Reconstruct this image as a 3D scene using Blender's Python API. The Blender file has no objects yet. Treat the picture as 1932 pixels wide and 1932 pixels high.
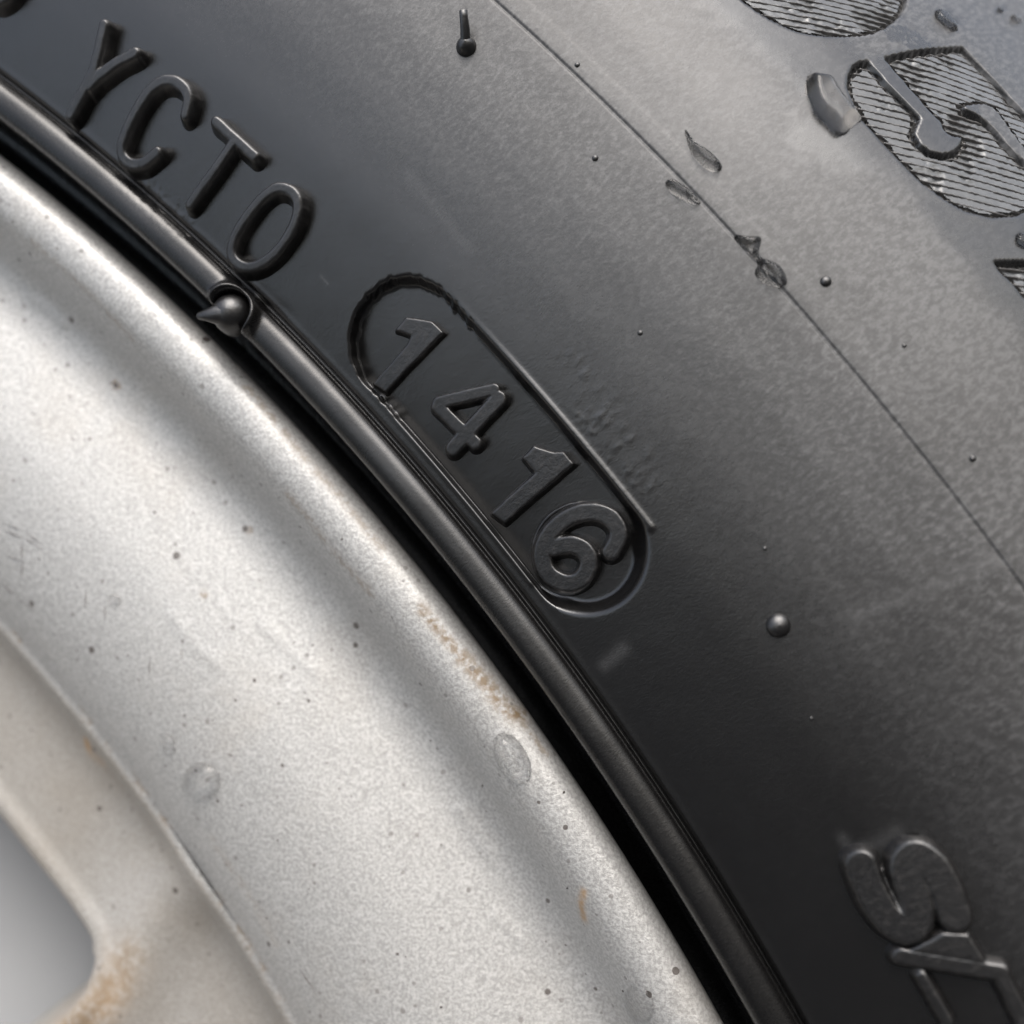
import bpy, math, random
import numpy as np
from math import radians as rad

# ------------------------------------------------------------------ camera, sky, sun, exposure
S = 0.001                                   # the arrays below are in millimetres
scene = bpy.context.scene
C = scene.collection
CX, CD, CZ = 175.506, 81.661, 126.042       # camera in front of the wheel plane (wheel axis = Y)
PITCH, YAW, FOC = rad(6.779), rad(-5.618), 2.2852
cam = bpy.data.cameras.new("camera")
cam.sensor_width = 36.0
cam.lens = 18.0 * FOC
cam.clip_start, cam.clip_end = 0.005, 500
cam.dof.use_dof = True
cam.dof.focus_distance = 0.078
cam.dof.aperture_fstop = 21.0
co = bpy.data.objects.new("camera", cam)
from mathutils import Vector, Matrix, Euler
ROLL = rad(25)                              # the phone was held turned: true up is towards the photo's upper left
ROT = Matrix.Rotation(ROLL, 4, 'Y')
co.matrix_world = ROT @ Matrix.Translation((CX * S, -CD * S, CZ * S)) @ Euler((math.pi / 2 + PITCH, 0, -YAW)).to_matrix().to_4x4()
C.objects.link(co)
scene.camera = co

SUN_EL, SUN_AZ = rad(45), rad(30)           # azimuth from -Y (towards camera side) to +X
sun_dir = np.array([math.sin(SUN_AZ) * math.cos(SUN_EL), -math.cos(SUN_AZ) * math.cos(SUN_EL), math.sin(SUN_EL)])
w = bpy.data.worlds.new("World")
scene.world = w
w.use_nodes = True
nt = w.node_tree
bg = nt.nodes["Background"]
sky = nt.nodes.new("ShaderNodeTexSky")
sky.sky_type = 'NISHITA'
sky.sun_disc = False
sky.sun_elevation = SUN_EL
sky.sun_rotation = math.atan2(sun_dir[0], sun_dir[1])
sky.air_density, sky.dust_density, sky.ozone_density = 1.0, 5.0, 1.5
hs = nt.nodes.new("ShaderNodeHueSaturation")
hs.inputs["Saturation"].default_value = 0.55
nt.links.new(sky.outputs[0], hs.inputs["Color"])
nt.links.new(hs.outputs[0], bg.inputs[0])
bg.inputs[1].default_value = 0.15
sl = bpy.data.lights.new("sun", 'SUN')
sl.energy = 0.8
sl.angle = rad(60)
sl.color = (1.0, 1.0, 1.0)
so = bpy.data.objects.new("sun", sl)
so.rotation_euler = Vector(sun_dir).to_track_quat('Z', 'Y').to_euler()
so.location = Vector(sun_dir) * 3
C.objects.link(so)
scene.view_settings.view_transform = 'Standard'
scene.view_settings.look = 'None'
scene.view_settings.exposure = 1.05
scene.view_settings.gamma = 1.0

# ------------------------------------------------------------------ helpers
rng = np.random.default_rng(7)
fw = np.array([math.sin(YAW) * math.cos(PITCH), math.cos(YAW) * math.cos(PITCH), math.sin(PITCH)])
rt = np.array([math.cos(YAW), -math.sin(YAW), 0.0])
up = np.cross(rt, fw)
eye = np.array([CX, -CD, CZ])

def on(prof, pts):
    """photo position (1932 wide) -> x, z in mm of the wheel surface y = prof(r)"""
    p = np.atleast_2d(np.array(pts, float))
    d = fw[None] + ((p[:, :1] - 966) / 966 / FOC) * rt + ((966 - p[:, 1:2]) / 966 / FOC) * up
    y = np.full(len(p), -5.0)
    for _ in range(60):
        t = (y + CD) / d[:, 1]
        q = eye + d * t[:, None]
        y = 0.5 * y + 0.5 * prof(np.hypot(q[:, 0], q[:, 2]))
    return q[:, [0, 2]]

def vn(x, z, s, seed=0):
    """smooth value noise, cells of s mm, 0..1"""
    X, Z = x / s, z / s
    i, j = np.floor(X).astype(np.int64), np.floor(Z).astype(np.int64)
    fx, fz = X - i, Z - j
    fx, fz = fx * fx * (3 - 2 * fx), fz * fz * (3 - 2 * fz)
    def h(a, b):
        n = (a * 374761393 + b * 668265263 + seed * 974634777) & 0xffffffff
        n = ((n ^ (n >> 13)) * 1274126177) & 0xffffffff
        return ((n ^ (n >> 16)) & 0xffff) / 65535.0
    return (h(i, j) * (1 - fx) + h(i + 1, j) * fx) * (1 - fz) + (h(i, j + 1) * (1 - fx) + h(i + 1, j + 1) * fx) * fz

def fbm(x, z, s, seed=0, o=3):
    v = 0; a = 1; t = 0
    for k in range(o):
        v = v + a * vn(x, z, s / 2 ** k, seed + k * 17); t += a; a *= .5
    return v / t

def d_line(x, z, pts, closed=False):
    """distance to a polyline"""
    p = np.asarray(pts, float)
    if closed: p = np.vstack([p, p[:1]])
    d = np.full(x.shape, 1e9)
    if len(p) == 1: return np.hypot(x - p[0, 0], z - p[0, 1])
    for a, b in zip(p[:-1], p[1:]):
        e = b - a; L = max(e @ e, 1e-9)
        t = np.clip(((x - a[0]) * e[0] + (z - a[1]) * e[1]) / L, 0, 1)
        d = np.minimum(d, np.hypot(x - a[0] - t * e[0], z - a[1] - t * e[1]))
    return d

def d_poly(x, z, pts):
    """signed distance to a polygon, negative inside"""
    p = np.asarray(pts, float)
    ins = np.zeros(x.shape, bool)
    q = np.roll(p, -1, 0)
    for a, b in zip(p, q):
        c = (a[1] > z) != (b[1] > z)
        with np.errstate(divide='ignore', invalid='ignore'):
            xi = (b[0] - a[0]) * (z - a[1]) / (b[1] - a[1]) + a[0]
        ins ^= c & (x < xi)
    d = d_line(x, z, p, True)
    return np.where(ins, -d, d)

def local(fn, pts, pad, x, z, far=9.0):
    """evaluate fn(x,z) only near pts"""
    p = np.asarray(pts); out = np.full(x.shape, far)
    m = (x > p[:, 0].min() - pad) & (x < p[:, 0].max() + pad) & (z > p[:, 1].min() - pad) & (z < p[:, 1].max() + pad)
    if m.any(): out[m] = fn(x[m], z[m])
    return out

def smooth(pts, n=2, closed=False):
    p = np.asarray(pts, float)
    for _ in range(n):
        if closed:
            q = np.roll(p, -1, 0); p = np.stack([.75 * p + .25 * q, .25 * p + .75 * q], 1).reshape(-1, 2)
        else:
            a, b = p[:-1], p[1:]
            m = np.stack([.75 * a + .25 * b, .25 * a + .75 * b], 1).reshape(-1, 2)
            p = np.vstack([p[:1], m[1:-1], p[-1:]])
    return p

def ss(t):
    t = np.clip(t, 0, 1); return t * t * (3 - 2 * t)

def mesh(name, co3, faces, mat, parent=None, attrs=None, uv=None, shade=True):
    """faces: (n,4) or (n,3) int array"""
    me = bpy.data.meshes.new(name)
    co3 = np.asarray(co3, np.float64) * S
    f = np.asarray(faces, np.int32); n, k = f.shape
    me.vertices.add(len(co3)); me.vertices.foreach_set("co", co3.astype(np.float32).ravel())
    me.loops.add(n * k); me.loops.foreach_set("vertex_index", f.ravel())
    me.polygons.add(n)
    me.polygons.foreach_set("loop_start", np.arange(n, dtype=np.int32) * k)
    if uv is not None:
        l = me.uv_layers.new(name="UVMap")
        l.data.foreach_set("uv", np.asarray(uv, np.float32)[f.ravel()].ravel())
    if attrs:
        for a, v in attrs.items():
            at = me.attributes.new(a, 'FLOAT', 'POINT'); at.data.foreach_set("value", np.asarray(v, np.float32))
    me.update(calc_edges=True); me.validate()
    me.polygons.foreach_set("use_smooth", np.full(len(me.polygons), shade))
    me.materials.append(mat)
    o = bpy.data.objects.new(name, me); C.objects.link(o)
    if parent: o.parent = parent
    return o

def grid_faces(nu, nv, wrap=False):
    i = np.arange(nu if wrap else nu - 1)[:, None]; j = np.arange(nv - 1)[None]
    i2 = (i + 1) % nu
    return np.stack([i * nv + j, i * nv + j + 1, i2 * nv + j + 1, i2 * nv + j], -1).reshape(-1, 4)

def patch(name, box, step, hfun, base, mat, parent=None, cut=-0.12, attrs=None):
    """height-field piece standing on y = base(x,z), height hfun(x,z) towards the camera side"""
    (x0, z0), (x1, z1) = box
    X, Z = np.meshgrid(np.arange(x0, x1, step), np.arange(z0, z1, step), indexing='ij')
    h = hfun(X.ravel(), Z.ravel())
    y = base(X.ravel(), Z.ravel()) - h
    co3 = np.stack([X.ravel(), y, Z.ravel()], 1)
    f = grid_faces(*X.shape)[:, ::-1]
    f = f[(h[f] > cut).any(1) & (h[f] > cut * 3 - .3).all(1)]
    used, inv = np.unique(f, return_inverse=True)
    at = {k: v[used] for k, v in attrs(X.ravel(), Z.ravel()).items()} if attrs else None
    r = np.hypot(co3[:, 0], co3[:, 2]); th = np.arctan2(co3[:, 2], co3[:, 0])
    uv = np.stack([th * 220, r], 1)[used] * .01
    return mesh(name, co3[used], inv.reshape(-1, 4), mat, parent, at, uv)

def box_of(pts, pad):
    p = np.asarray(pts); return (p.min(0) - pad, p.max(0) + pad)

def tag(o, label=None, cat=None, group=None, kind=None):
    for k, v in (("label", label), ("category", cat), ("group", group), ("kind", kind)):
        if v: o[k] = v
    return o

def empty(name, label, cat, group=None):
    o = bpy.data.objects.new(name, None); C.objects.link(o); o.empty_display_size = .05
    return tag(o, label, cat, group)

# ------------------------------------------------------------------ materials
class M:
    def __init__(s, name):
        s.m = bpy.data.materials.new(name); s.m.use_nodes = True; s.t = s.m.node_tree
        s.b = s.t.nodes["Principled BSDF"]
    def n(s, kind, **kw):
        x = s.t.nodes.new("ShaderNode" + kind)
        for k, v in kw.items():
            if hasattr(x, k) and k not in x.inputs: setattr(x, k, v)
            else: s.put(x.inputs[k.replace('_', ' ')], v)
        return x
    def put(s, sock, v):
        if isinstance(v, bpy.types.NodeSocket): s.t.links.new(v, sock)
        elif isinstance(v, bpy.types.Node): s.t.links.new(v.outputs[0], sock)
        else: sock.default_value = v
    def math(s, op, a, b=0.0, c=None, clamp=False):
        x = s.t.nodes.new("ShaderNodeMath"); x.operation = op; x.use_clamp = clamp
        s.put(x.inputs[0], a); s.put(x.inputs[1], b)
        if c is not None: s.put(x.inputs[2], c)
        return x.outputs[0]
    def mix(s, f, a, b):
        x = s.t.nodes.new("ShaderNodeMix"); x.data_type = 'RGBA'
        s.put(x.inputs[0], f); s.put(x.inputs[6], a); s.put(x.inputs[7], b); return x.outputs[2]
    def ramp(s, v, lo, hi, a=0.0, b=1.0):
        x = s.t.nodes.new("ShaderNodeMapRange"); x.interpolation_type = 'SMOOTHSTEP'
        s.put(x.inputs[0], v); s.put(x.inputs[1], lo); s.put(x.inputs[2], hi); s.put(x.inputs[3], a); s.put(x.inputs[4], b)
        return x.outputs[0]
    def noise(s, scale, detail=4, rough=.55, vec=None, dist=0.0):
        x = s.t.nodes.new("ShaderNodeTexNoise"); x.inputs["Scale"].default_value = scale
        x.inputs["Detail"].default_value = detail; x.inputs["Roughness"].default_value = rough
        x.inputs["Distortion"].default_value = dist
        if vec is not None: s.put(x.inputs["Vector"], vec)
        return x.outputs[0]
    def attr(s, name):
        x = s.t.nodes.new("ShaderNodeAttribute"); x.attribute_name = name; return x.outputs["Fac"]
    def mapping(s, vec, scale=(1, 1, 1), rot=(0, 0, 0)):
        x = s.t.nodes.new("ShaderNodeMapping"); s.put(x.inputs["Vector"], vec)
        x.inputs["Scale"].default_value = scale; x.inputs["Rotation"].default_value = rot; return x.outputs[0]
    def bump(s, h, strength, dist, normal=None):
        x = s.t.nodes.new("ShaderNodeBump"); s.put(x.inputs["Height"], h)
        x.inputs["Strength"].default_value = strength; x.inputs["Distance"].default_value = dist
        if normal is not None: s.put(x.inputs["Normal"], normal)
        return x.outputs[0]

def rgb(r, g, b): return (r, g, b, 1)

def rubber(name, base=(.0030, .0028, .0028), rough=.40, full=True):
    m = M(name); tc = m.t.nodes.new("ShaderNodeTexCoord")
    obj, uv = tc.outputs["Object"], tc.outputs["UV"]
    streak = m.noise(1.0, 5, .6, m.mapping(uv, (1500, 350, 1), (0, 0, rad(-14))))
    grain = m.noise(4200, 3, .6, obj)
    cloud = m.noise(1.0, 8, .76, m.mapping(uv, (300, 140, 1), (0, 0, rad(20))), .1)
    big = m.noise(60, 4, .55, obj)
    m.put(m.b.inputs["IOR"], 1.5)
    if full:
        wet, dust, scuff = m.attr("wet"), m.attr("dust"), m.attr("scuff")
        mott = m.ramp(cloud, .42, .68)
        dm = m.math('MULTIPLY', dust, m.math('MULTIPLY_ADD', mott, .8, .42))
        dm = m.math('MULTIPLY', dm, m.math('MULTIPLY_ADD', big, .8, .6))
        dm = m.math('MULTIPLY', dm, m.math('MULTIPLY_ADD', grain, .7, .65))
        dm = m.math('ADD', dm, m.math('MULTIPLY', scuff, m.math('MULTIPLY_ADD', streak, .5, .1)), clamp=True)
        dry = m.math('SUBTRACT', 1.0, m.math('MULTIPLY', wet, .75))
        dm = m.math('MULTIPLY', dm, dry, clamp=True)
        col = m.mix(dm, rgb(*base), rgb(.100, .100, .101))
        rg = m.math('MULTIPLY_ADD', streak, .14, rough - .16)
        rg = m.math('ADD', rg, m.math('MULTIPLY_ADD', dust, .11, m.math('MULTIPLY', dm, .12)))
        wr = m.math('MULTIPLY_ADD', m.ramp(m.noise(700, 4, .6, obj), .35, .7), .10, .19)
        rg = m.math('MULTIPLY_ADD', m.attr('matt'), .03, rg)
        x = m.t.nodes.new("ShaderNodeMix"); m.put(x.inputs[0], wet); m.put(x.inputs[2], rg); m.put(x.inputs[3], wr)
        m.put(m.b.inputs["Roughness"], x.outputs[0])
        m.put(m.b.inputs["Base Color"], col)
        matt, under = m.attr("matt"), m.attr("under")
        sp = m.math('MULTIPLY_ADD', m.math('MULTIPLY', dust, m.math('SUBTRACT', 1.0, wet)), -.42, .92)
        sp = m.math('MULTIPLY_ADD', wet, -.18, sp)
        sp = m.math('MULTIPLY', sp, m.math('MULTIPLY_ADD', matt, -.55, 1.0))
        m.put(m.b.inputs["Specular IOR Level"], m.math('MULTIPLY', sp, m.math('SUBTRACT', 1.0, under), clamp=True))
        h = m.math('ADD', m.math('MULTIPLY', streak, .6), m.math('MULTIPLY', grain, .5))
        h = m.math('MULTIPLY', h, m.math('SUBTRACT', 1.0, m.math('MULTIPLY', wet, .8)))
        h = m.math('ADD', h, m.math('MULTIPLY', cloud, .25))
        m.put(m.b.inputs["Normal"], m.bump(h, .4, .00005))
    else:
        m.put(m.b.inputs["Base Color"], m.mix(m.ramp(cloud, .45, .75), rgb(*base), rgb(.028, .026, .025)))
        m.put(m.b.inputs["Roughness"], m.math('MULTIPLY_ADD', grain, .2, rough - .08))
        m.put(m.b.inputs["Specular IOR Level"], .9)
        m.put(m.b.inputs["Normal"], m.bump(m.math('ADD', grain, cloud), .4, .00005))
    return m.m

RUB = rubber("sidewall_rubber", rough=.33)
RUB_D = rubber("moulded_rubber", (.0035, .0033, .0034), .34, False)
RUB_H = rubber("ridged_rubber", (.05, .047, .045), .36, False)

def silver():
    m = M("silver_wheel_paint"); tc = m.t.nodes.new("ShaderNodeTexCoord"); obj = tc.outputs["Object"]
    dirt, rust = m.attr("dirt"), m.attr("rust"); warm = m.attr("warm")
    flake = m.noise(4200, 3, .7, obj); fl2 = m.noise(1700, 3, .6, obj); soft = m.noise(90, 5, .6, obj)
    c = m.mix(m.ramp(flake, .36, .66), rgb(.33, .325, .313), rgb(.50, .494, .478))
    c = m.mix(m.math('MULTIPLY', m.ramp(soft, .50, .78), .18), c, rgb(.42, .36, .28))
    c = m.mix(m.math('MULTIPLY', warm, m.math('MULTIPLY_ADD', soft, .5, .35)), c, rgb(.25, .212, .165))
    c = m.mix(m.math('MULTIPLY', dirt, m.ramp(fl2, .30, .62), clamp=True), c, rgb(.17, .115, .06))
    c = m.mix(m.math('MULTIPLY', rust, m.ramp(fl2, .2, .6, .5, 1.0), clamp=True), c, rgb(.34, .20, .08))
    sp = None
    for sc, hi in ((560, .19), (1050, .24)):
        v = m.t.nodes.new("ShaderNodeTexVoronoi"); v.inputs["Scale"].default_value = sc
        wob = m.math('MULTIPLY', m.noise(5000, 2, .5, obj), .05)
        sep = m.t.nodes.new("ShaderNodeSeparateColor"); m.put(sep.inputs[0], v.outputs["Color"])
        r_ = m.ramp(sep.outputs[0], .62, 1.0, .0, hi)
        k = m.math('LESS_THAN', m.math('ADD', v.outputs["Distance"], wob), r_)
        m.put(v.inputs["Vector"], obj)
        sp = k if sp is None else m.math('MAXIMUM', sp, m.math('MULTIPLY', k, .6))
    c = m.mix(m.math('MULTIPLY', sp, .85), c, rgb(.055, .042, .035))
    m.put(m.b.inputs["Base Color"], c)
    bad = m.math('MAXIMUM', m.math('MAXIMUM', dirt, rust), sp, clamp=True)
    m.put(m.b.inputs["Metallic"], m.math('SUBTRACT', .32, m.math('MULTIPLY', bad, .6), clamp=True))
    m.put(m.b.inputs["Roughness"], m.math('MULTIPLY_ADD', flake, .14, .36))
    m.put(m.b.inputs["Coat Weight"], .25); m.put(m.b.inputs["Coat Roughness"], .18)
    h = m.math('ADD', flake, m.math('MULTIPLY', fl2, .8))
    m.put(m.b.inputs["Normal"], m.bump(h, .5, .00008))
    return m.m
SIL = silver()

def water():
    m = M("water"); m.put(m.b.inputs["Base Color"], rgb(1, 1, 1)); m.put(m.b.inputs["Roughness"], 0.0)
    m.put(m.b.inputs["IOR"], 1.333); m.put(m.b.inputs["Transmission Weight"], 1.0); m.put(m.b.inputs["Specular IOR Level"], 1.0)
    return m.m
WAT = water()
def clear():
    m = M("clear_drop"); g = m.t.nodes.new("ShaderNodeMixShader"); t = m.t.nodes.new("ShaderNodeBsdfTransparent")
    m.put(m.b.inputs["IOR"], 1.333); m.put(m.b.inputs["Roughness"], 0.0); m.put(m.b.inputs["Transmission Weight"], 1.0); m.put(m.b.inputs["Base Color"], rgb(1, 1, 1))
    g.inputs[0].default_value = .12; m.t.links.new(m.b.outputs[0], g.inputs[1]); m.t.links.new(t.outputs[0], g.inputs[2])
    m.t.links.new(g.outputs[0], m.t.nodes["Material Output"].inputs[0]); return m.m
CLR = clear()

def sheen_water():
    m = M("sky_sheen_water"); tc = m.t.nodes.new("ShaderNodeTexCoord")
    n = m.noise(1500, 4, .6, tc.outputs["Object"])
    m.put(m.b.inputs["Base Color"], m.mix(n, rgb(.10, .105, .11), rgb(.22, .225, .23))); m.put(m.b.inputs["Roughness"], .12)  # grey body colour stands in for the sky mirrored in the film
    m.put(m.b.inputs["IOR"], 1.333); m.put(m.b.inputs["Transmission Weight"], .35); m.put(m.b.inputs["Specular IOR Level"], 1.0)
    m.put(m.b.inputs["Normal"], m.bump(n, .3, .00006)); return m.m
SHEEN = sheen_water()

def plain(name, col, rough, metal=0.0, sc=300, var=.3, bump=.0001):
    m = M(name); tc = m.t.nodes.new("ShaderNodeTexCoord")
    n = m.noise(sc, 5, .6, tc.outputs["Object"])
    m.put(m.b.inputs["Base Color"], m.mix(n, rgb(*[c * (1 - var) for c in col]), rgb(*[c * (1 + var) for c in col])))
    m.put(m.b.inputs["Roughness"], rough); m.put(m.b.inputs["Metallic"], metal)
    m.put(m.b.inputs["Normal"], m.bump(n, .4, bump)); return m.m
SPECK = plain("dark_dirt", (.045, .034, .03), .8)
DISC = plain("worn_grey_metal", (.27, .275, .28), .7, .0, 40, .05)
ASPH = plain("asphalt", (.02, .02, .02), .9, 0, 120, .5, .004)

# ------------------------------------------------------------------ wheel profiles (mm)
def make_prof(pts, k):
    p = np.array(pts, float); r = np.arange(p[0, 0] - 3, p[-1, 0] + 3, .05)
    y = np.interp(r, p[:, 0], p[:, 1]); n = int(k / .05)
    ker = np.hanning(n * 2 + 3); ker /= ker.sum()
    y = np.convolve(np.pad(y, len(ker) // 2, mode='edge'), ker, 'valid')[:len(r)]
    return lambda q: np.interp(q, r, y)
side0 = make_prof([(209, -1.6), (212.5, -3.3), (215, -4.7), (218, -6.1), (222, -7.6), (227, -8.8), (232, -9.6), (237, -10.0), (242, -9.8),
                   (247, -8.9), (252, -7.0), (257, -4.2), (262, -.6), (268, 4.5), (280, 14), (300, 26)], 2.5)
def side(r):
    y = side0(r)
    u = (r - 211.25) / 1.28                                     # bead rib
    rib = np.where(np.abs(u) < 1, -3.1 - 1.25 * np.clip(1 - np.abs(u) ** 2.6, 0, 1) ** .55, 9)
    y = np.where(r < 210.2, np.maximum(y, -3.1 + (210.2 - r) * 7.0), y)
    y = y + .55 * np.exp(-((r - 212.62) / .16) ** 2)            # thin channel beside the rib
    y = y - .05 * np.exp(-((r - 213.05) / .24) ** 2)            # low shoulder line
    y = y - .10 * np.clip((238.7 - r) / .25, 0, 1) * 0
    g = r - 237.35
    y = y + .12 * np.exp(-(g / .085) ** 2)                       # fine groove round the sidewall
    y = y - .012 * ss((g - .1) / .5) * ss((1.6 - g) / .35)        # flat band beside it
    y = np.where(r < 212.3, np.minimum(y, rib), y)
    return y
rim_pts = [(204.5, 7.5), (206.6, 5.0), (207.7, 2.6), (208, 1.1), (207.75, .1), (207.1, -.5), (206.0, -.72), (204.8, -.45), (203.9, .35), (203.1, 1.7),
           (202.4, 3.1), (201.5, 4.5), (200.3, 5.3), (198.6, 5.55), (196.4, 5.3), (193.6, 5.05), (190.5, 4.9), (187, 5.4), (183.6, 6.6), (181.0, 8.2), (179.2, 9.8), (178.7, 10.3),
           (178.3, 10.2), (177.6, 11.0), (176.4, 12.3), (174.5, 13.2), (171, 13.8), (166, 14.4), (158, 15.2), (140, 16), (100, 13), (60, 9), (30, 8)]
def chaikin(p, n):
    p = np.array(p, float)
    for _ in range(n):
        a, b = p[:-1], p[1:]
        p = np.vstack([p[:1], np.stack([.75 * a + .25 * b, .25 * a + .75 * b], 1).reshape(-1, 2), p[-1:]])
    return p
rim_pts = [tuple(p) for p in chaikin(rim_pts, 3)]
k_top = int(np.argmax([p[0] for p in rim_pts]))
rim_in = np.array(sorted([p for p in rim_pts[k_top:]], key=lambda p: p[0]))
rimp = lambda r: np.interp(r, rim_in[:, 0], rim_in[:, 1])

def T(*p): return on(side, p)          # photo point -> tyre
def Rm(*p): return on(rimp, p)         # photo point -> rim
def c1(*p): return T(*[(x * .3307, z * .3307) for x, z in p])                    # crop helpers used when tracing
def c4(*p): return T(*[(575 + .3638 * x, 479.2 + .3638 * z) for x, z in p])
def c3(*p): return T(*[(1293 + x * .3307, z * .3307) for x, z in p])
def cb(*p): return T(*[(1293 + x * .3307, 1293 + z * .3307) for x, z in p])

# ------------------------------------------------------------------ traced shapes on the sidewall
flat4 = lambda r: np.full(np.shape(r), -4.2)
nub_c = on(flat4, (436, 588))[0]
ang = lambda p: math.atan2(p[1], p[0])
# date-code recess: a stadium bent round the wheel
e0, e1 = c4((500, 460))[0], c4((1455, 1560))[0]
RA = 217.75; HW = 4.05
ta, tb = ang(e0), ang(e1)
arc = [(RA * math.cos(t), RA * math.sin(t)) for t in np.linspace(ta, tb, 14)]
end_lo = np.array(arc[-1])
lip_out = [((RA + HW + .12) * math.cos(t), (RA + HW + .12) * math.sin(t)) for t in np.linspace(ta + .04 * (tb - ta), tb + .07 * (tb - ta), 12)]
lip_in = [((RA - HW - .08) * math.cos(t), (RA - HW - .08) * math.sin(t)) for t in np.linspace(ta + .02 * (tb - ta), tb + .004, 12)]
# ribbed logo shapes
PB = smooth(c3((1040, 345), (995, 355), (955, 380), (925, 430), (922, 500), (950, 570), (1010, 690), (1110, 800), (1210, 905), (1330, 1030), (1480, 1140),
               (1600, 1205), (1750, 1243), (1880, 1235), (2000, 1190), (2120, 1080), (2100, 820), (1900, 600), (1740, 430), (1620, 310)), 1, True)
PB = np.vstack([c3((1125, 333), (1180, 318), (1280, 295), (1430, 277), (1582, 268)), c3((1740, 430), (1900, 605), (2100, 830), (2120, 1080), (2000, 1190), (1880, 1235), (1750, 1243),
               (1600, 1207), (1480, 1140), (1330, 1030), (1210, 905), (1110, 800), (1010, 690), (955, 580), (922, 500), (925, 440), (950, 385), (990, 355), (1040, 345))])
BAND = c3((1030, 330), (1125, 325), (1260, 480), (1400, 640), (1455, 690), (1475, 745), (1520, 775), (1578, 782), (1570, 825), (1530, 870), (1470, 882), (1400, 865), (1345, 825), (1308, 760), (1330, 705), (1345, 675), (1260, 585), (1150, 470))
CRES = smooth(c3((1570, 612), (1640, 592), (1735, 592), (1800, 660), (1860, 750), (1940, 850), (2060, 960), (1980, 960), (1860, 850), (1760, 730), (1680, 660)), 1, True)
PA = smooth(c3((200, -80), (320, 0), (400, 62), (520, 132), (660, 190), (850, 212), (1050, 202), (1170, 150), (1255, 60), (1270, -20), (1200, -120), (700, -220)), 1, True)
PC = c3((1755, 1492), (1950, 1490), (2200, 1500), (2250, 1900), (1932, 1705), (1860, 1615), (1790, 1545))
LD = .60
def d_logo(x, z):
    a = local(lambda x, z: np.maximum(np.maximum(d_poly(x, z, PB), -d_poly(x, z, BAND)), -d_poly(x, z, CRES)), PB, 2, x, z)
    b = local(lambda x, z: d_poly(x, z, PA), PA, 2, x, z)
    c = local(lambda x, z: d_poly(x, z, PC), PC, 2, x, z)
    return a, b, c

def disp(x, z):
    """moulded relief of the sidewall in mm, positive = towards the camera side"""
    h = np.zeros(x.shape)
    # recess
    d = local(lambda x, z: d_line(x, z, arc), arc, 6, x, z) - HW
    de = np.hypot(x - end_lo[0] - .9, z - end_lo[1] + 1.2)
    wid = .28 + .85 * ss((4.4 - de) / 1.8)
    d = d + .10 * (vn(x, z, .35, 3) - .5) * 2 * ss((np.hypot(x - arc[0][0], z - arc[0][1]) < 5) * 1.0)
    h -= 1.25 * ss(-d / wid)
    lo = local(lambda x, z: d_line(x, z, lip_out), lip_out, 1, x, z)
    li = local(lambda x, z: d_line(x, z, lip_in), lip_in, 1, x, z)
    fade = ss((np.hypot(x - arc[0][0], z - arc[0][1]) - 2.5) / 8)
    h += fade * (.16 * np.exp(-(lo / .17) ** 2) + .09 * np.exp(-(li / .14) ** 2))
    # collar where the rib meets the vent
    dn = np.hypot(x - nub_c[0], z - nub_c[1])
    h += .75 * np.exp(-((dn - 1.75) / .33) ** 2) - .9 * ss((1.55 - dn) / .3)
    # recessed letters with ridged filling
    for q in d_logo(x, z):
        h -= LD * ss(-q / .16)
    # soft unevenness
    h += .05 * (fbm(x, z, 9, 5) - .5) + .018 * (fbm(x, z, 1.6, 9) - .5)
    # a scrape of tiny nicks next to the recess and below the letters
    nick = local(lambda x, z: d_line(x, z, T((1080, 700), (1130, 790), (1215, 900))), T((1080, 700), (1215, 900)), 4, x, z)
    h += .07 * np.exp(-(nick / 1.3) ** 2) * (np.clip(vn(x, z, .24, 21) - .66, 0, 1) * 3)
    n2 = local(lambda x, z: d_line(x, z, T((250, 335), (300, 385), (360, 440))), T((250, 335), (360, 440)), 4, x, z)
    h += .10 * np.exp(-(n2 / .8) ** 2) * (vn(x, z, .26, 22) - .5)
    return h

def tyre_y(x, z):
    return side(np.hypot(x, z)) - disp(x, z)

# ------------------------------------------------------------------ tyre
tyre = empty("tyre", "black rubber tyre with raised letters YCTO and date code 1416 in a sunken pill", "tyre")
R = np.concatenate([np.arange(204, 209.5, .5), np.arange(209.5, 214, .08), np.arange(214, 223, .14), np.arange(223, 236.6, .25),
                    np.arange(236.6, 239.2, .07), np.arange(239.2, 262, .13), np.arange(262, 300, 1.5)])
corner = on(side, [(-60, -60), (1990, -60), (1990, 1990), (-60, 1000), (-60, 1990), (1400, 1990)])
tt = np.arctan2(corner[:, 1], corner[:, 0])
t_lo, t_hi = tt.min() - .01, tt.max() + .01
step = .15 / 235
dense = np.arange(t_lo, t_hi, step)
g = step * 1.12 ** np.arange(0, 34); 
hi = t_hi + np.cumsum(g); lo = (t_lo - np.cumsum(g))[::-1]
rest = np.linspace(hi[-1], lo[0] + 2 * math.pi, 150)[1:-1]
TH = np.concatenate([lo, dense, hi, rest])
T2, R2 = np.meshgrid(TH, R, indexing='ij')
x, z = (R2 * np.cos(T2)).ravel(), (R2 * np.sin(T2)).ravel()
vis = ((T2 > lo[0]) & (T2 < hi[-1])).ravel()
hh = np.zeros(x.shape); hh[vis] = disp(x[vis], z[vis])
y = side(R2.ravel()) - hh
y = np.where(R2.ravel() < 209.2, side(np.array([209.2]))[0] + (209.2 - R2.ravel()) * 1.6, y)
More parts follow.
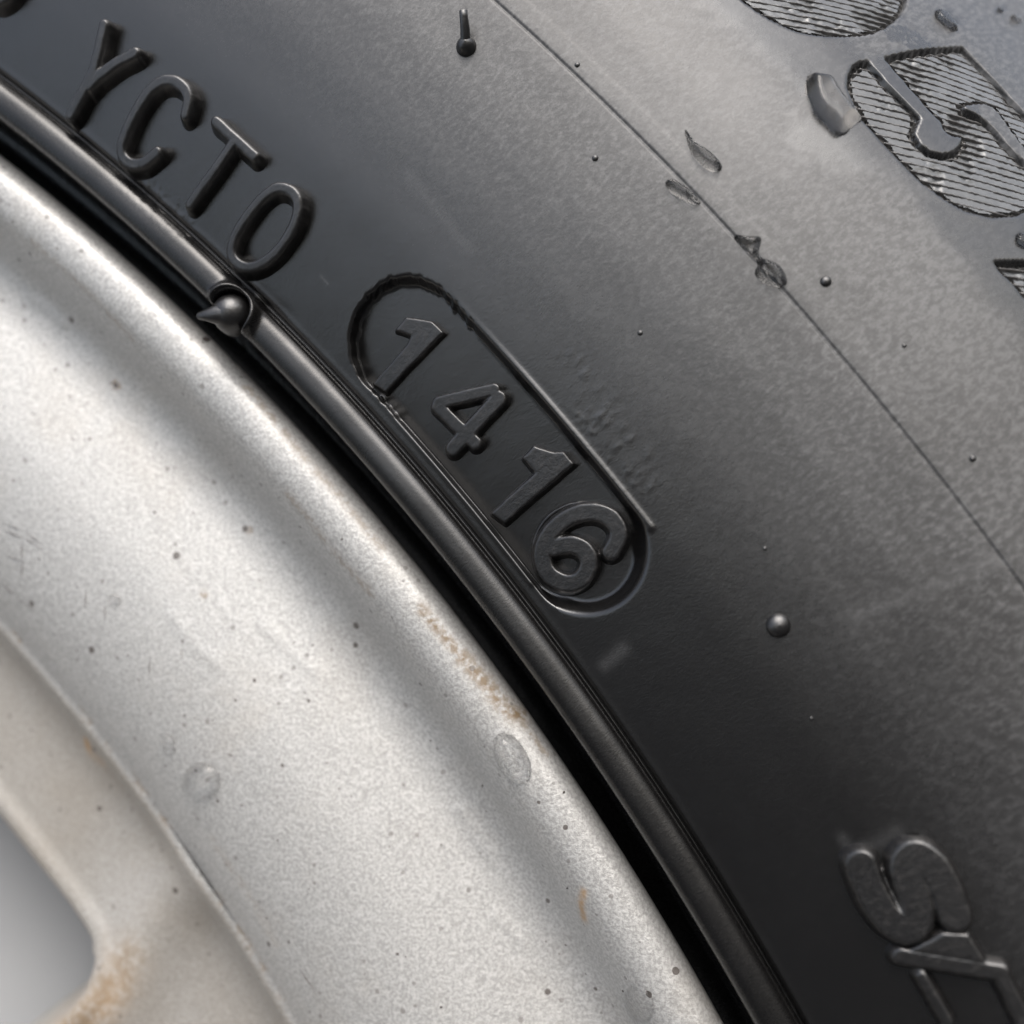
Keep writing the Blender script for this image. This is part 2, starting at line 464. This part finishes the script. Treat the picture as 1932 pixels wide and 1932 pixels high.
# stains: wet film, dust, scuffs
rr = R2.ravel()
WETP = T((1270, -40), (1340, 20), (1420, 90), (1490, 140), (1500, 200), (1480, 270), (1540, 300), (1600, 330), (1660, 330), (1700, 360), (1760, 450), (1820, 520), (1870, 590), (1932, 680), (2050, 820),
         (2050, 480), (1932, 330), (1850, 200), (1830, 100), (1720, 80), (1640, 110), (1600, 60), (1700, 40), (1720, -60))
wet = np.zeros(x.shape)
dw = np.full(x.shape, 9.); dw[vis] = local(lambda x, z: d_poly(x, z, WETP), WETP, 4, x[vis], z[vis])
nz = fbm(x, z, 2.2, 40, 5); nzs = fbm(x, z, .55, 44, 3)
wet = ss((1.1 - dw + (nz - .5) * 2.0 + (nzs - .5) * 1.6) / 2.6) * (dw < 4)
ROUGH = c3((1105, 165), (1200, 145), (1300, 165), (1350, 210), (1430, 265), (1280, 285), (1200, 250))
rq = np.full(x.shape, 9.); rq[vis] = local(lambda x, z: d_poly(x, z, ROUGH), ROUGH, 2, x[vis], z[vis])
rgh = ss((.1 - rq + (nzs - .5) * 1.2) / .15) * (rq < 1) * (vn(x, z, .17, 61) > .3)
wet = wet * (1 - rgh)
damp = np.maximum(wet, .25 * ss((fbm(x, z, 14, 60) - .45) / .3))
dust = .02 + .98 * ss((rr - 221) / 20)
dust *= (.75 + .5 * fbm(x, z, 18, 70)) * (1 - .8 * rgh)
sc = np.zeros(x.shape)
for seg, wd, st in (([(770, 330), (885, 470)], .35, .35), ([(900, 210), (1060, 400)], .5, .25), ([(1610, 1165), (1790, 1095), (1880, 1060)], .45, .5),
                    ([(1140, 1255), (1175, 1225)], .45, .7), ([(605, 520), (618, 535)], .10, .9), ([(1050, 330), (1300, 620)], .8, .18),
                    ([(1590, 1580), (1620, 1640)], .35, .55), ([(1640, 1600), (1690, 1570)], .5, .45), ([(1500, 780), (1760, 1130)], .6, .22)):
    p = T(*seg); q = local(lambda x, z: d_line(x, z, p), p, 3, x, z)
    sc = np.maximum(sc, st * np.exp(-(q / wd) ** 2))
for k in range(26):                              # smeared drip marks below the film
    px = rng.uniform(1560, 1800); py = rng.uniform(270, 470) + (px - 1560) * .6
    L = rng.uniform(25, 70)
    p = T((px, py), (px - L * .12, py + L)); q = local(lambda x, z: d_line(x, z, p), p, 1.5, x, z)
    sc = np.maximum(sc, rng.uniform(.15, .4) * np.exp(-(q / rng.uniform(.12, .3)) ** 2))
uv = np.stack([T2.ravel() * 220, rr], 1) * .01
under = np.zeros(x.shape); matt = ss((212.7 - rr) / .3) * (.75 + .5 * (fbm(x, z, 3, 91) - .5))
k3 = lambda *p: [(1293 + a * .3307, b * .3307) for a, b in p]
TYRE_DROPS = [
    (k3((-10, 720), (30, 780), (70, 830), (130, 860), (180, 905), (212, 945), (200, 982), (130, 978), (60, 915), (20, 850)), .65, "slanting drop hanging above the fine groove of the sidewall", 2, 0),
    ([(1253, 343), (1268, 338), (1290, 350), (1315, 372), (1324, 386), (1308, 386), (1285, 375), (1262, 362)], .5, "short drop sitting right on the fine groove of the sidewall", 2, 0),
    (k3((265, 1338), (360, 1350), (430, 1345), (432, 1385), (415, 1430), (425, 1470), (490, 1485), (550, 1520), (582, 1590), (575, 1635), (500, 1640), (420, 1600), (390, 1560), (420, 1510), (395, 1470), (350, 1440), (300, 1390)), .62, "waisted drop shaped like an hourglass beside the fine groove", 2, 0),
    (k3((700, 420), (790, 430), (850, 445), (885, 520), (940, 590), (1000, 660), (1010, 690), (965, 705), (930, 755), (890, 778), (850, 755), (800, 700), (745, 660), (700, 560), (690, 480)), .95, "big irregular water blob left of the sunken ridged letter", 1, .1),
    (k3((1420, 62), (1450, 55), (1500, 85), (1545, 140), (1560, 175), (1525, 180), (1470, 140), (1430, 105)), .45, "curved sliver of water above the sunken ridged letter", 2, .12),
    (k3((1852, 85), (1900, 92), (1925, 125), (1900, 135), (1865, 112)), .35, "small curved drop by the upper right corner", 2, 0),
    (k3((1778, 45), (1800, 50), (1818, 75), (1795, 65)), .2, "speck-sized drop left of the curved drop in the upper right", 1, 0),
    ([(1918, 440), (1932, 440), (1960, 470), (1932, 470), (1914, 455)], .3, "drop cut by the right edge above the lowest ridged letter", 1, 0),
]
for sh, *_ in TYRE_DROPS:
    p = smooth(T(*sh), 2, True); q = np.full(x.shape, 9.); q[vis] = local(lambda x, z: d_poly(x, z, p), p, 2, x[vis], z[vis])
    dust = dust * (1 - .8 * ss((.12 - q) / .12)); sc = sc * (q > 0); under = np.maximum(under, .6 * ss(.5 - q / .1))
side_o = mesh("sidewall", np.stack([x, y, z], 1), grid_faces(len(TH), len(R), True), RUB, tyre,
              {"wet": damp, "dust": dust, "scuff": sc, "under": under, "matt": matt}, uv)

def ring(name, prof, n, mat, parent, off=0.0):
    p = np.array(prof, float); t = np.linspace(0, 2 * math.pi, n, endpoint=False) + off
    X = np.stack([p[None, :, 0] * np.cos(t)[:, None], np.broadcast_to(p[:, 1], (n, len(p))), p[None, :, 0] * np.sin(t)[:, None]], -1).reshape(-1, 3)
    return mesh(name, X, grid_faces(n, len(p), True), mat, parent)
y300 = float(side0(np.array([298.5]))[0])
tr = [(298.3, y300 + .2), (304, y300 + 6), (308, y300 + 12), (310, y300 + 18)]
yy = y300 + 18
for k in range(4):
    tr += [(311.5, yy + 8), (312, yy + 22), (305, yy + 23), (305, yy + 29), (312, yy + 30)]; yy += 30
tr += [(311, yy + 14), (306, yy + 22), (290, yy + 34), (260, yy + 50), (235, yy + 54), (215, yy + 44), (204, yy + 40)]
YB = yy + 40
ring("tread", tr, 256, RUB_D, tyre)

def strokes(name, label, lines, hw, H, edge, polys=(), step=.075, base=tyre_y, mat=RUB_D):
    """raised moulded letter from stroke centre lines (mm)"""
    allp = np.vstack([np.asarray(l) for l in lines] + [np.asarray(p) for p, _ in polys])
    hws = hw if isinstance(hw, (list, tuple)) else [hw] * len(lines)
    def hf(x, z):
        v = np.full(x.shape, -9.)
        for l, q in zip(lines, hws):
            v = np.maximum(v, q - d_line(x, z, l))
        for p, o in polys:
            v = np.maximum(v, -d_poly(x, z, p) + o)
        v = v + .04 * (vn(x, z, .5, 31) - .5)
        t = v / edge
        u = np.clip(t, 0, 1)
        return np.where(t > 0, H * (1 - (1 - u) ** 2.6), t * H * 1.6) + .01
    o = patch(name, box_of(allp, 1.1), step, hf, base, mat, tyre, cut=-.10)
    return tag(o, label)

K = .0121
strokes("raised_letter", "raised letter Y", [c1((628, 190), (600, 320), (570, 440), (520, 540), (440, 690)), c1((805, 345), (700, 400), (590, 480), (545, 530))], [56 * K, 54 * K], 1.15, .50)
strokes("raised_letter", "raised letter C", [smooth(c1((1085, 690), (1110, 600), (1070, 520), (985, 490), (900, 530), (815, 650), (745, 790), (715, 890), (755, 965), (840, 975), (925, 905)), 2)], 54 * K, 1.1, .50)
strokes("raised_letter", "raised letter T", [c1((1258, 730), (1475, 925)), c1((1370, 830), (1260, 990), (1112, 1195))], [51 * K, 51 * K], 1.1, .48)
strokes("raised_letter", "raised figure 0 after the letter T", [smooth(c1((1640, 1100), (1710, 1140), (1728, 1220), (1690, 1340), (1600, 1470), (1500, 1545), (1410, 1555), (1345, 1500), (1345, 1410), (1410, 1290), (1510, 1165), (1580, 1110)), 2, True)], 51 * K, 1.1, .48)
strokes("raised_letter", "raised curved character cut by the top left corner", [smooth(c1((-60, -60), (-60, 20), (10, 50), (70, 35), (115, -20), (110, -90)), 2)], 50 * K, 1.1, .48)

k4 = .0133
strokes("raised_digit", "raised digit 1 at the upper end of the pill", [], 0, .62, .24, [(c4((462, 380), (515, 316), (650, 336), (708, 395), (412, 705), (345, 662), (520, 462), (545, 410)), .16)])
strokes("raised_digit", "raised digit 4", [c4((685, 765), (975, 695)), c4((1000, 745), (765, 1000)), c4((680, 780), (780, 880), (880, 975))], [46 * k4, 54 * k4, 46 * k4], .85, .34)
strokes("raised_digit", "raised digit 1 between the 4 and the 6", [], 0, .85, .30, [(c4((1130, 1050), (1185, 992), (1290, 1025), (1340, 1022), (1392, 1082), (1035, 1392), (965, 1340), (1195, 1130), (1160, 1085)), .20)])
strokes("raised_digit", "raised digit 6", [smooth(c4((1590, 1540), (1640, 1450), (1590, 1360), (1480, 1325), (1350, 1365), (1250, 1460), (1222, 1560), (1250, 1660), (1350, 1715), (1440, 1690), (1480, 1600), (1450, 1530), (1380, 1500), (1290, 1520)), 2)], 60 * k4, .95, .40)
circ = np.array([c4((1440 + 262 * math.cos(a), 1535 + 255 * math.sin(a)))[0] for a in np.linspace(rad(-225), rad(-50), 20)])
strokes("mould_plug_ring", None, [circ], .16, .16, .16)

sk = .0121
strokes("raised_letter", "raised slanted letter S in the dark lower right", [smooth(cb((985, 1010), (1020, 1120), (1090, 1260), (1170, 1350), (1260, 1385), (1315, 1310), (1290, 1180), (1240, 1060), (1240, 980), (1300, 945), (1390, 1010), (1460, 1130), (1520, 1300)), 2)], 96 * sk, 1.0, .5)
strokes("raised_letter", "raised letter A below the slanted S", [cb((1215, 1530), (1500, 1575), (1775, 1620)), cb((1775, 1620), (1880, 1830), (1960, 2000)), cb((1330, 1640), (1480, 1900))], [62 * sk, 54 * sk, 46 * sk], .85, .45,
        [(cb((1215, 1500), (1440, 1380), (1600, 1385), (1730, 1590)), .10)])

# ridged filling of the sunken logo letters
def hatch(name, label, P, cutp, slope, spacing, ph):
    cs, sn = math.cos(rad(slope)), math.sin(rad(slope))
    def hf(x, z):
        q = d_poly(x, z, P)
        for c in cutp: q = np.maximum(q, -d_poly(x, z, c))
        s = x * sn + z * cs + .06 * np.sin(x * .35 + ph) + .03 * (vn(x, z, .8, 12) - .5)
        fr = np.abs((s / spacing + ph) % 1 - .5)
        rg = .30 * ss((.27 - fr) / .17) * (.85 + .3 * vn(x, z, .6, 18))
        rg = (rg + .05 * (vn(x, z, .16, 15) - .5)) * ss((-q - .17) / .12)
        return np.where(q < -.17, rg + .012, -.3)
    o = patch(name, box_of(P, .3), .075, hf, tyre_y, RUB_H, tyre, cut=-.1)
    tag(o, label); return o
hatch("ridged_letter", "ridged filling of the sunken letter at the right edge", PB, [BAND, CRES], 9, .545, .2)
hatch("ridged_letter", "ridged filling of the rounded letter cut by the top edge", PA, [], 5, .50, .0)
hatch("ridged_letter", "ridged filling of the letter corner lowest on the right edge", PC, [], 3, .52, .4)

# vent nub on the rib with its hooked rubber tip
def lathe(prof, n=28):
    p = np.array(prof, float); t = np.linspace(0, 2 * math.pi, n, endpoint=False)
    X = np.stack([p[None, :, 0] * np.cos(t)[:, None], p[None, :, 0] * np.sin(t)[:, None], np.broadcast_to(p[:, 1], (n, len(p)))], -1).reshape(-1, 3)
    return X, grid_faces(n, len(p), True)
def tube(path, rads, n=14):
    P = np.array(path, float); V = []; 
    for k in range(len(P)):
        d = P[min(k + 1, len(P) - 1)] - P[max(k - 1, 0)]; d /= np.linalg.norm(d)
        a = np.cross(d, [0.3, 0.2, 1.0]); a /= np.linalg.norm(a); b = np.cross(d, a)
        for j in range(n):
            t = 2 * math.pi * j / n; V.append(P[k] + rads[k] * (math.cos(t) * a + math.sin(t) * b))
    F = grid_faces(len(P), n); ex = np.array([[k * n + n - 1, k * n, (k + 1) * n, (k + 1) * n + n - 1] for k in range(len(P) - 1)])
    return np.array(V), np.vstack([F, ex])
def yat(p): return float(tyre_y(np.array([p[0]]), np.array([p[1]]))[0])
ny = -3.6
p_ = [(.001, 0)]
dome = [(1.42, 1.2), (1.42, .3), (1.30, -.25), (1.02, -.72), (.6, -1.02), (.2, -1.12), (.001, -1.14)]
X, F = lathe(dome); V = np.stack([X[:, 0] + nub_c[0] - .1, X[:, 2] + ny - .35, X[:, 1] + nub_c[1]], 1)
nub = mesh("vent_nub", V, F, RUB_D, tyre); tag(nub, "rounded rubber vent nub on the bead rib with hooked tip")
tip = on(flat4, (372, 597))[0]
path = [(nub_c[0] - .1, ny - .45, nub_c[1] - .15), (nub_c[0] * .6 + tip[0] * .4, ny - .75, nub_c[1] * .6 + tip[1] * .4 - .12), (nub_c[0] * .25 + tip[0] * .75, ny - .75, nub_c[1] * .25 + tip[1] * .75 - .05), (tip[0] + .12, ny - .65, tip[1] + .0), (tip[0] - .05, ny - .6, tip[1])]
V, F = tube(path, [1.0, .72, .38, .24, .02]); mesh("hooked_tip", V, F, RUB_D, nub)
# rubber hair
hb, ht = T((880, 88))[0], T((879, 36))[0]
X, F = lathe([(.72, .3), (.66, -.15), (.5, -.5), (.28, -.72), (.001, -.8)])
yb = yat(hb); V = np.stack([X[:, 0] + hb[0], X[:, 2] + yb, X[:, 1] + hb[1]], 1)
hair = mesh("vent_hair_base", V, F, RUB_D, tyre); tag(hair, "dark bump with a rubber hair pointing up")
V, F = tube([(hb[0], yb - .4, hb[1] + .1), (hb[0] + .02, yb - .9, hb[1] + .8), (hb[0] - .02, yb - 1.2, hb[1] + 1.45), (ht[0], yb - 1.3, ht[1] - .1), (ht[0], yb - 1.3, ht[1])], [.34, .31, .28, .27, .02])
mesh("rubber_hair", V, F, RUB_D, hair)
for (px, py, r_) in ((1558, 531, 10), (1469, 1180, 21), (1123, 298, 6), (1835, 865, 6), (1208, 628, 5), (1089, 122, 5), (1443, 1035, 4), (1531, 1355, 3), (1706, 652, 4)):
    c = T((px, py))[0]; q = r_ * .036
    X, F = lathe([(q * 1.05, q * .5), (q, 0), (q * .92, -q * .25), (q * .7, -q * .48), (q * .35, -q * .62), (.001, -q * .66)], 20)
    yb = yat(c); V = np.stack([X[:, 0] + c[0], X[:, 2] + yb, X[:, 1] + c[1]], 1)
    mesh("rubber_pip", V, F, RUB_D, tyre)

# ------------------------------------------------------------------ rim
rim = empty("wheel_rim", "dirty silver painted wheel rim with a rounded lip beside the black tyre", "wheel rim")
rp = np.array(rim_pts)
seg = np.r_[0, np.cumsum(np.hypot(*np.diff(rp, axis=0).T))]
s_new = np.r_[np.arange(0, 52, .16), np.arange(52, seg[-1], .5)]
prr, pyy = np.interp(s_new, seg, rp[:, 0]), np.interp(s_new, seg, rp[:, 1])
ker = np.hanning(9); ker /= ker.sum()
sm = lambda a: np.convolve(np.pad(a, 4, mode='edge'), ker, 'valid')
prr, pyy = sm(prr), sm(pyy)
n_rim = int(np.searchsorted(-prr, -164))         # lip and band; the rest is the spoked face
cr = on(rimp, [(-60, 200), (-60, 1000), (-60, 1990), (1420, 1990)])
tt = np.arctan2(cr[:, 1], cr[:, 0]); r_lo, r_hi = tt.min() - .01, tt.max() + .02
dense = np.arange(r_lo, r_hi, .28 / 200)
g = .28 / 200 * 1.15 ** np.arange(0, 24)
hi = r_hi + np.cumsum(g); lo = (r_lo - np.cumsum(g))[::-1]
THR = np.concatenate([lo, dense, hi, np.linspace(hi[-1], lo[0] + 2 * math.pi, 150)[1:-1]])

def rim_attrs(x, z):
    dirt = np.zeros(x.shape); rust = np.zeros(x.shape); r = np.hypot(x, z)
    def add(arr, pts, wd, st, P=Rm):
        p = P(*pts); q = local(lambda x, z: d_line(x, z, p), p, 4, x, z)
        return np.maximum(arr, st * np.exp(-(q / wd) ** 2))
    dirt = add(dirt, [(463, 728), (516, 791), (582, 874), (639, 935), (720, 1035)], .30, .55)
    dirt = add(dirt, [(795, 1148), (830, 1190), (870, 1238)], .42, 1.0)
    dirt = add(dirt, [(870, 1238), (925, 1300), (958, 1342), (985, 1350)], .62, 1.0)
    dirt = add(dirt, [(985, 1365), (1029, 1422)], .25, .6)
    dirt = add(dirt, [(540, 930), (579, 976), (628, 1042), (700, 1120)], .30, .45)
    dirt = add(dirt, [(60, 455), (160, 545), (250, 640)], .22, .35)
    dirt = add(dirt, [(400, 1585), (470, 1690), (520, 1780)], .35, .3)
    rust = add(rust, [(163, 1398), (168, 1412)], .34, 1.0); rust = add(rust, [(170, 1420), (195, 1440)], .4, .35)
    rust = add(rust, [(1101, 1683), (1096, 1705), (1102, 1735)], .24, .95)
    rust = add(rust, [(225, 1860), (190, 1905), (160, 1932)], 1.8, .28)
    dirt = add(dirt, [(250, 1800), (215, 1870), (150, 1925), (80, 1960)], 1.8, .65)
    for (px, py, q) in ((219, 727, .30), (385, 1120, .2), (470, 1000, .18)):
        c = Rm((px, py))[0]; d = np.hypot(x - c[0], z - c[1]); dirt = np.maximum(dirt, np.exp(-((d - q) / .12) ** 2) * .9)
    warm = ss((178.9 - r) / .8) * (.5 + .7 * fbm(x, z, 9, 80))  # warm reflection on the deeper inner face, tinted into the paint
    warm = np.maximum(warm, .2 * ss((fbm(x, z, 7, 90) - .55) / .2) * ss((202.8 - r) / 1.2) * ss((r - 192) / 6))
    # grime gathering along the inner edge of the band
    edge = np.exp(-((r - 178.9) / .35) ** 2) * ss((fbm(x, z, 1.2, 95, 4) - .48) / .12)
    dirt = np.maximum(dirt, edge * .7)
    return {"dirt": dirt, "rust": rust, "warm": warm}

def rim_sheet(name, prr, pyy, hfun=None, keep=None):
    A, B = np.meshgrid(THR, np.arange(len(prr)), indexing='ij')
    r = prr[B].ravel(); y = pyy[B].ravel(); x = r * np.cos(A.ravel()); z = r * np.sin(A.ravel())
    f = grid_faces(len(THR), len(prr), True)
    y = y + .05 * (fbm(x, z, 6, 77) - .5)
    if hfun is not None:
        y = y + hfun(x, z)
    if keep is not None:
        k = keep(x, z); f = f[k[f].all(1)]
        u, inv = np.unique(f, return_inverse=True); f = inv.reshape(-1, 4)
        x, y, z = x[u], y[u], z[u]
    at = rim_attrs(x, z)
    return mesh(name, np.stack([x, y, z], 1), f[:, ::-1] * 1, SIL, rim, at)
lipn = int(np.searchsorted(-prr, -178.9))
def smear(x, z):                                # dried runs and dents in the band
    h = np.zeros(x.shape)
    for pts, wd, st in (([(325, 1160), (370, 1225), (410, 1250)], .5, .05), ([(940, 1730), (990, 1780)], .5, .05), ([(870, 1530), (910, 1590), (925, 1610)], .55, .07), ([(20, 480), (60, 560), (120, 610)], .5, .10), ([(500, 1180), (560, 1240), (600, 1270)], .5, .04)):
        p = Rm(*pts); q = local(lambda x, z: d_line(x, z, p), p, 2, x, z); h -= st * np.exp(-(q / wd) ** 2)
    return h
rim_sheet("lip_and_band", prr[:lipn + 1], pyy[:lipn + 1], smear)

# spoked face with windows
wc = Rm((206, 1826))[0]; wt = ang(wc); wr = math.hypot(*wc)
wo = Rm((20, 1600), (62, 1640), (116, 1694), (160, 1760)); wro = float(np.hypot(wo[:, 0], wo[:, 1]).mean())
print("window corner", wt, wr, "outer r", np.hypot(wo[:, 0], wo[:, 1]))
win = []
span = rad(50)
l1 = Rm((87, 1932))[0]; dirn = (l1 - Rm((198, 1849))[0]); dirn /= np.linalg.norm(dirn)
P0 = Rm((215, 1838))[0]
pol = [P0 + dirn * t for t in (0, 15, 30)]
pol = [tuple(p) for p in pol]
last = math.atan2(pol[-1][1], pol[-1][0]); rl = math.hypot(*pol[-1])
pol += [(100 * math.cos(wt + .1), 100 * math.sin(wt + .1)), (100 * math.cos(wt + span - .1), 100 * math.sin(wt + span - .1))]
pol += [(wro * math.cos(t), wro * math.sin(t)) for t in np.linspace(wt + span, wt + .055, 12)]
NSP = 6
def rotp(p, a): p = np.asarray(p); c, s = math.cos(a), math.sin(a); return np.stack([p[:, 0] * c - p[:, 1] * s, p[:, 0] * s + p[:, 1] * c], 1)
wins = [rotp(smooth(pol, 2, True), 2 * math.pi / NSP * k) for k in range(NSP)]
def dwin(x, z):
    d = np.full(x.shape, 99.)
    for p in wins: d = np.minimum(d, local(lambda x, z: d_poly(x, z, p), p, 9, x, z, 99.))
    return d
def face_h(x, z):
    d = dwin(x, z)
    h = -.25 * ss((1.4 - np.abs(d - 1.2)) / 1.2) * ss(d / .8)        # low rounded edge round the window
    h = h + 13 * np.clip((.6 - d) / 2.2, 0, 1) ** 1.5                 # the window wall going back
    ridge = Rm((335, 1690), (285, 1760), (240, 1840), (200, 1900))
    h = h - 1.0 * np.exp(-(local(lambda x, z: d_line(x, z, ridge), ridge, 12, x, z, 99.) / 3.5) ** 2)
    return h
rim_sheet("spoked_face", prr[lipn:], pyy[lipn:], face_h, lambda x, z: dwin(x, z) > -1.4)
ring("barrel", [(205, 8), (200, 20), (190, 30), (182, 40), (180, 90), (186, 150), (204, YB)], 200, SIL, rim)
ring("hub_cap", [(31, 8.2), (29, 4), (24, 2), (0.01, 1.4)], 48, SIL, rim)

disc = empty("brake_disc", "smooth pale grey metal seen through the gap in the silver rim, lower left corner", "brake disc")
ring("friction_face", [(176, 36), (176, 32), (90, 32), (88, 34)], 160, DISC, disc)
ring("disc_hub", [(88.2, 34), (86, 36), (20, 38), (.01, 38)], 96, DISC, disc)

# ------------------------------------------------------------------ dirt specks on the rim
SV, SF = [], []
def speck(c, a, b, rot, nseg=7):
    k = len(SV); y0 = float(rimp(np.array([math.hypot(*c)]))[0])
    for j in range(nseg):
        t = 2 * math.pi * j / nseg; q = 1 + rng.uniform(-.25, .25)
        u, v = a * q * math.cos(t), b * q * math.sin(t)
        xx, zz = c[0] + u * math.cos(rot) - v * math.sin(rot), c[1] + u * math.sin(rot) + v * math.cos(rot)
        SV.append((xx, float(rimp(np.array([math.hypot(xx, zz)]))[0]) + .03, zz))
    SV.append((c[0], y0 - .09, c[1]))
    for j in range(nseg): SF.append((k + j, k + (j + 1) % nseg, k + nseg))
for px, py, q in ((292, 967, 6), (480, 1284, 6), (240, 1236, 4), (331, 882, 4), (365, 966, 4), (910, 1483, 5), (813, 1397, 4), (750, 1800, 6), (832, 1900, 4), (170, 685, 4), (152, 672, 3), (63, 780, 4),
                  (145, 1228, 4), (426, 1107, 3), (626, 1225, 4), (590, 1217, 4), (614, 1083, 4), (372, 1455, 6), (260, 1373, 4), (527, 1432, 3), (825, 1412, 4), (1067, 1783, 5), (1070, 1676, 4),
                  (1175, 1870, 4), (70, 1308, 4), (190, 1398, 3), (275, 1520, 4), (422, 1700, 4), (503, 1733, 4), (524, 1585, 4), (1064, 1495, 4), (74, 1055, 5), (146, 1108, 3), (545, 1777, 5), (0, 1250, 5), (389, 640, 9), (1030, 1776, 4)):
    c = Rm((px, py))[0]; speck(c, q * .03, q * .022, rng.uniform(0, 3))
for k in range(150):
    t = rng.uniform(r_lo, r_hi); m_ = rng.random()
    r_ = 201 + rng.normal(0, 1.2) if m_ < .35 else (178.6 + rng.normal(0, 1.1) if m_ < .65 else rng.uniform(180, 200))
    speck((r_ * math.cos(t), r_ * math.sin(t)), rng.uniform(.03, .10), rng.uniform(.03, .07), rng.uniform(0, 3), 6)
for pts in ([(0, 1098), (40, 1135), (62, 1150)], [(365, 1535), (378, 1552)], [(560, 1820), (600, 1880)], [(5, 1000), (60, 1022), (80, 1040)]):
    p = smooth(Rm(*pts), 1)
    for a, b in zip(p[:-1], p[1:]):
        speck((a + b) / 2, np.linalg.norm(b - a) * .62, .028, math.atan2(b[1] - a[1], b[0] - a[0]))
for pts in ([(40, 1023), (42, 1060), (41, 1089)], [(163, 1105), (160, 1158)], [(197, 1138), (199, 1172)], [(283, 1241), (281, 1278)], [(0, 985), (45, 1002), (85, 1032)], [(8, 1048), (50, 1062)], [(340, 1222), (345, 1245)]):
    p = Rm(*pts)
    for a, b in zip(p[:-1], p[1:]):
        speck((a + b) / 2, np.linalg.norm(b - a) * .55, .018, math.atan2(b[1] - a[1], b[0] - a[0]))
o = mesh("dirt_specks", SV, SF, SPECK)
tag(o, "tiny dark brown specks of dirt scattered over the silver rim", "dirt", kind="stuff")

# ------------------------------------------------------------------ water
def drop(pts, H, base, label, P, n=2, step=.07, rag=0.0, group=None, mat=None):
    p = smooth(P(*pts), n, True)
    def hf(x, z):
        d = -d_poly(x, z, p) + rag * (fbm(x, z, .5, 51) - .5)
        W = max(d.max(), .1); t = np.clip(d / W, 0, 1)
        q = np.clip(t * (1.0 if base is rim_base else 1.5), 0, 1)
        return np.where(d > 0, H * np.clip(1 - (1 - q) ** 2.3, 0, 1), d * 1.5) + .004
    o = patch("water_drop", box_of(p, .5), step, hf, base, mat or (CLR if base is rim_base else WAT), cut=-.06)
    return tag(o, label, "water drop", group or "water drops on the wheel")
def ell(cx, cy, a, b, rot=0, n=16):
    r = rad(rot); return [(cx + a * math.cos(t) * math.cos(r) - b * math.sin(t) * math.sin(r), cy + a * math.cos(t) * math.sin(r) + b * math.sin(t) * math.cos(r)) for t in np.linspace(0, 2 * math.pi, n, endpoint=False)]
rim_base = lambda x, z: rimp(np.hypot(x, z))
drop(ell(380, 1475, 36, 36), .75, rim_base, "large round clear drop on the silver rim near the inner edge", Rm, 0)
drop(ell(317, 1404, 13, 21, -15), .42, rim_base, "small oval drop just above the large round drop on the rim", Rm, 0)
drop(ell(966, 1432, 30, 54, -28), .75, rim_base, "long oval drop on the rounded lip of the rim", Rm, 0)
drop(ell(1206, 1893, 27, 38, -20), .6, rim_base, "oval drop on the rim close to the bottom edge of the photo", Rm, 0)
drop(ell(215, 1133, 13, 13), .28, rim_base, "tiny round drop alone on the broad band of the rim", Rm, 0)
for sh, H, lab, n, rag in TYRE_DROPS:
    drop(sh, H * 1.15, tyre_y, lab, T, n, rag=rag)
def film(P, cuts, label, seed, lvl, box=None):
    def hf(x, z):
        q = d_poly(x, z, P)
        for c in cuts: q = np.maximum(q, -d_poly(x, z, c))
        big = fbm(x, z, 2.6, seed, 3); sm_ = fbm(x, z, .5, seed + 3, 2)
        lv = lvl + .06 + .62 * (big - .5) + .20 * (sm_ - .5)
        lv = np.minimum(lv, .24 + .02 * sm_)
        return np.where(q < -.22 - .3 * vn(x, z, .7, seed + 9), lv, -1)
    o = patch("water_film", box_of(P, .2), .08, hf, tyre_y, SHEEN, cut=.0)
    return tag(o, label, "water film", "water lying between the ridges of the sunken letters")
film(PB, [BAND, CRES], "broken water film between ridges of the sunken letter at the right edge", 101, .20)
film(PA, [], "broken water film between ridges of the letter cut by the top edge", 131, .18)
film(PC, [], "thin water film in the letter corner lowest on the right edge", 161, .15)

for o in [o for o in C.objects if o.parent is None and o.type in ('MESH', 'EMPTY')]:
    o.rotation_euler = (0, ROLL, 0)

# ------------------------------------------------------------------ ground the tyre stands on
G = 40000
o = mesh("ground", [(-G, -G, -312), (G, -G, -312), (G, G, -312), (-G, G, -312)], [(0, 1, 2, 3)], ASPH)
o["kind"] = "structure"
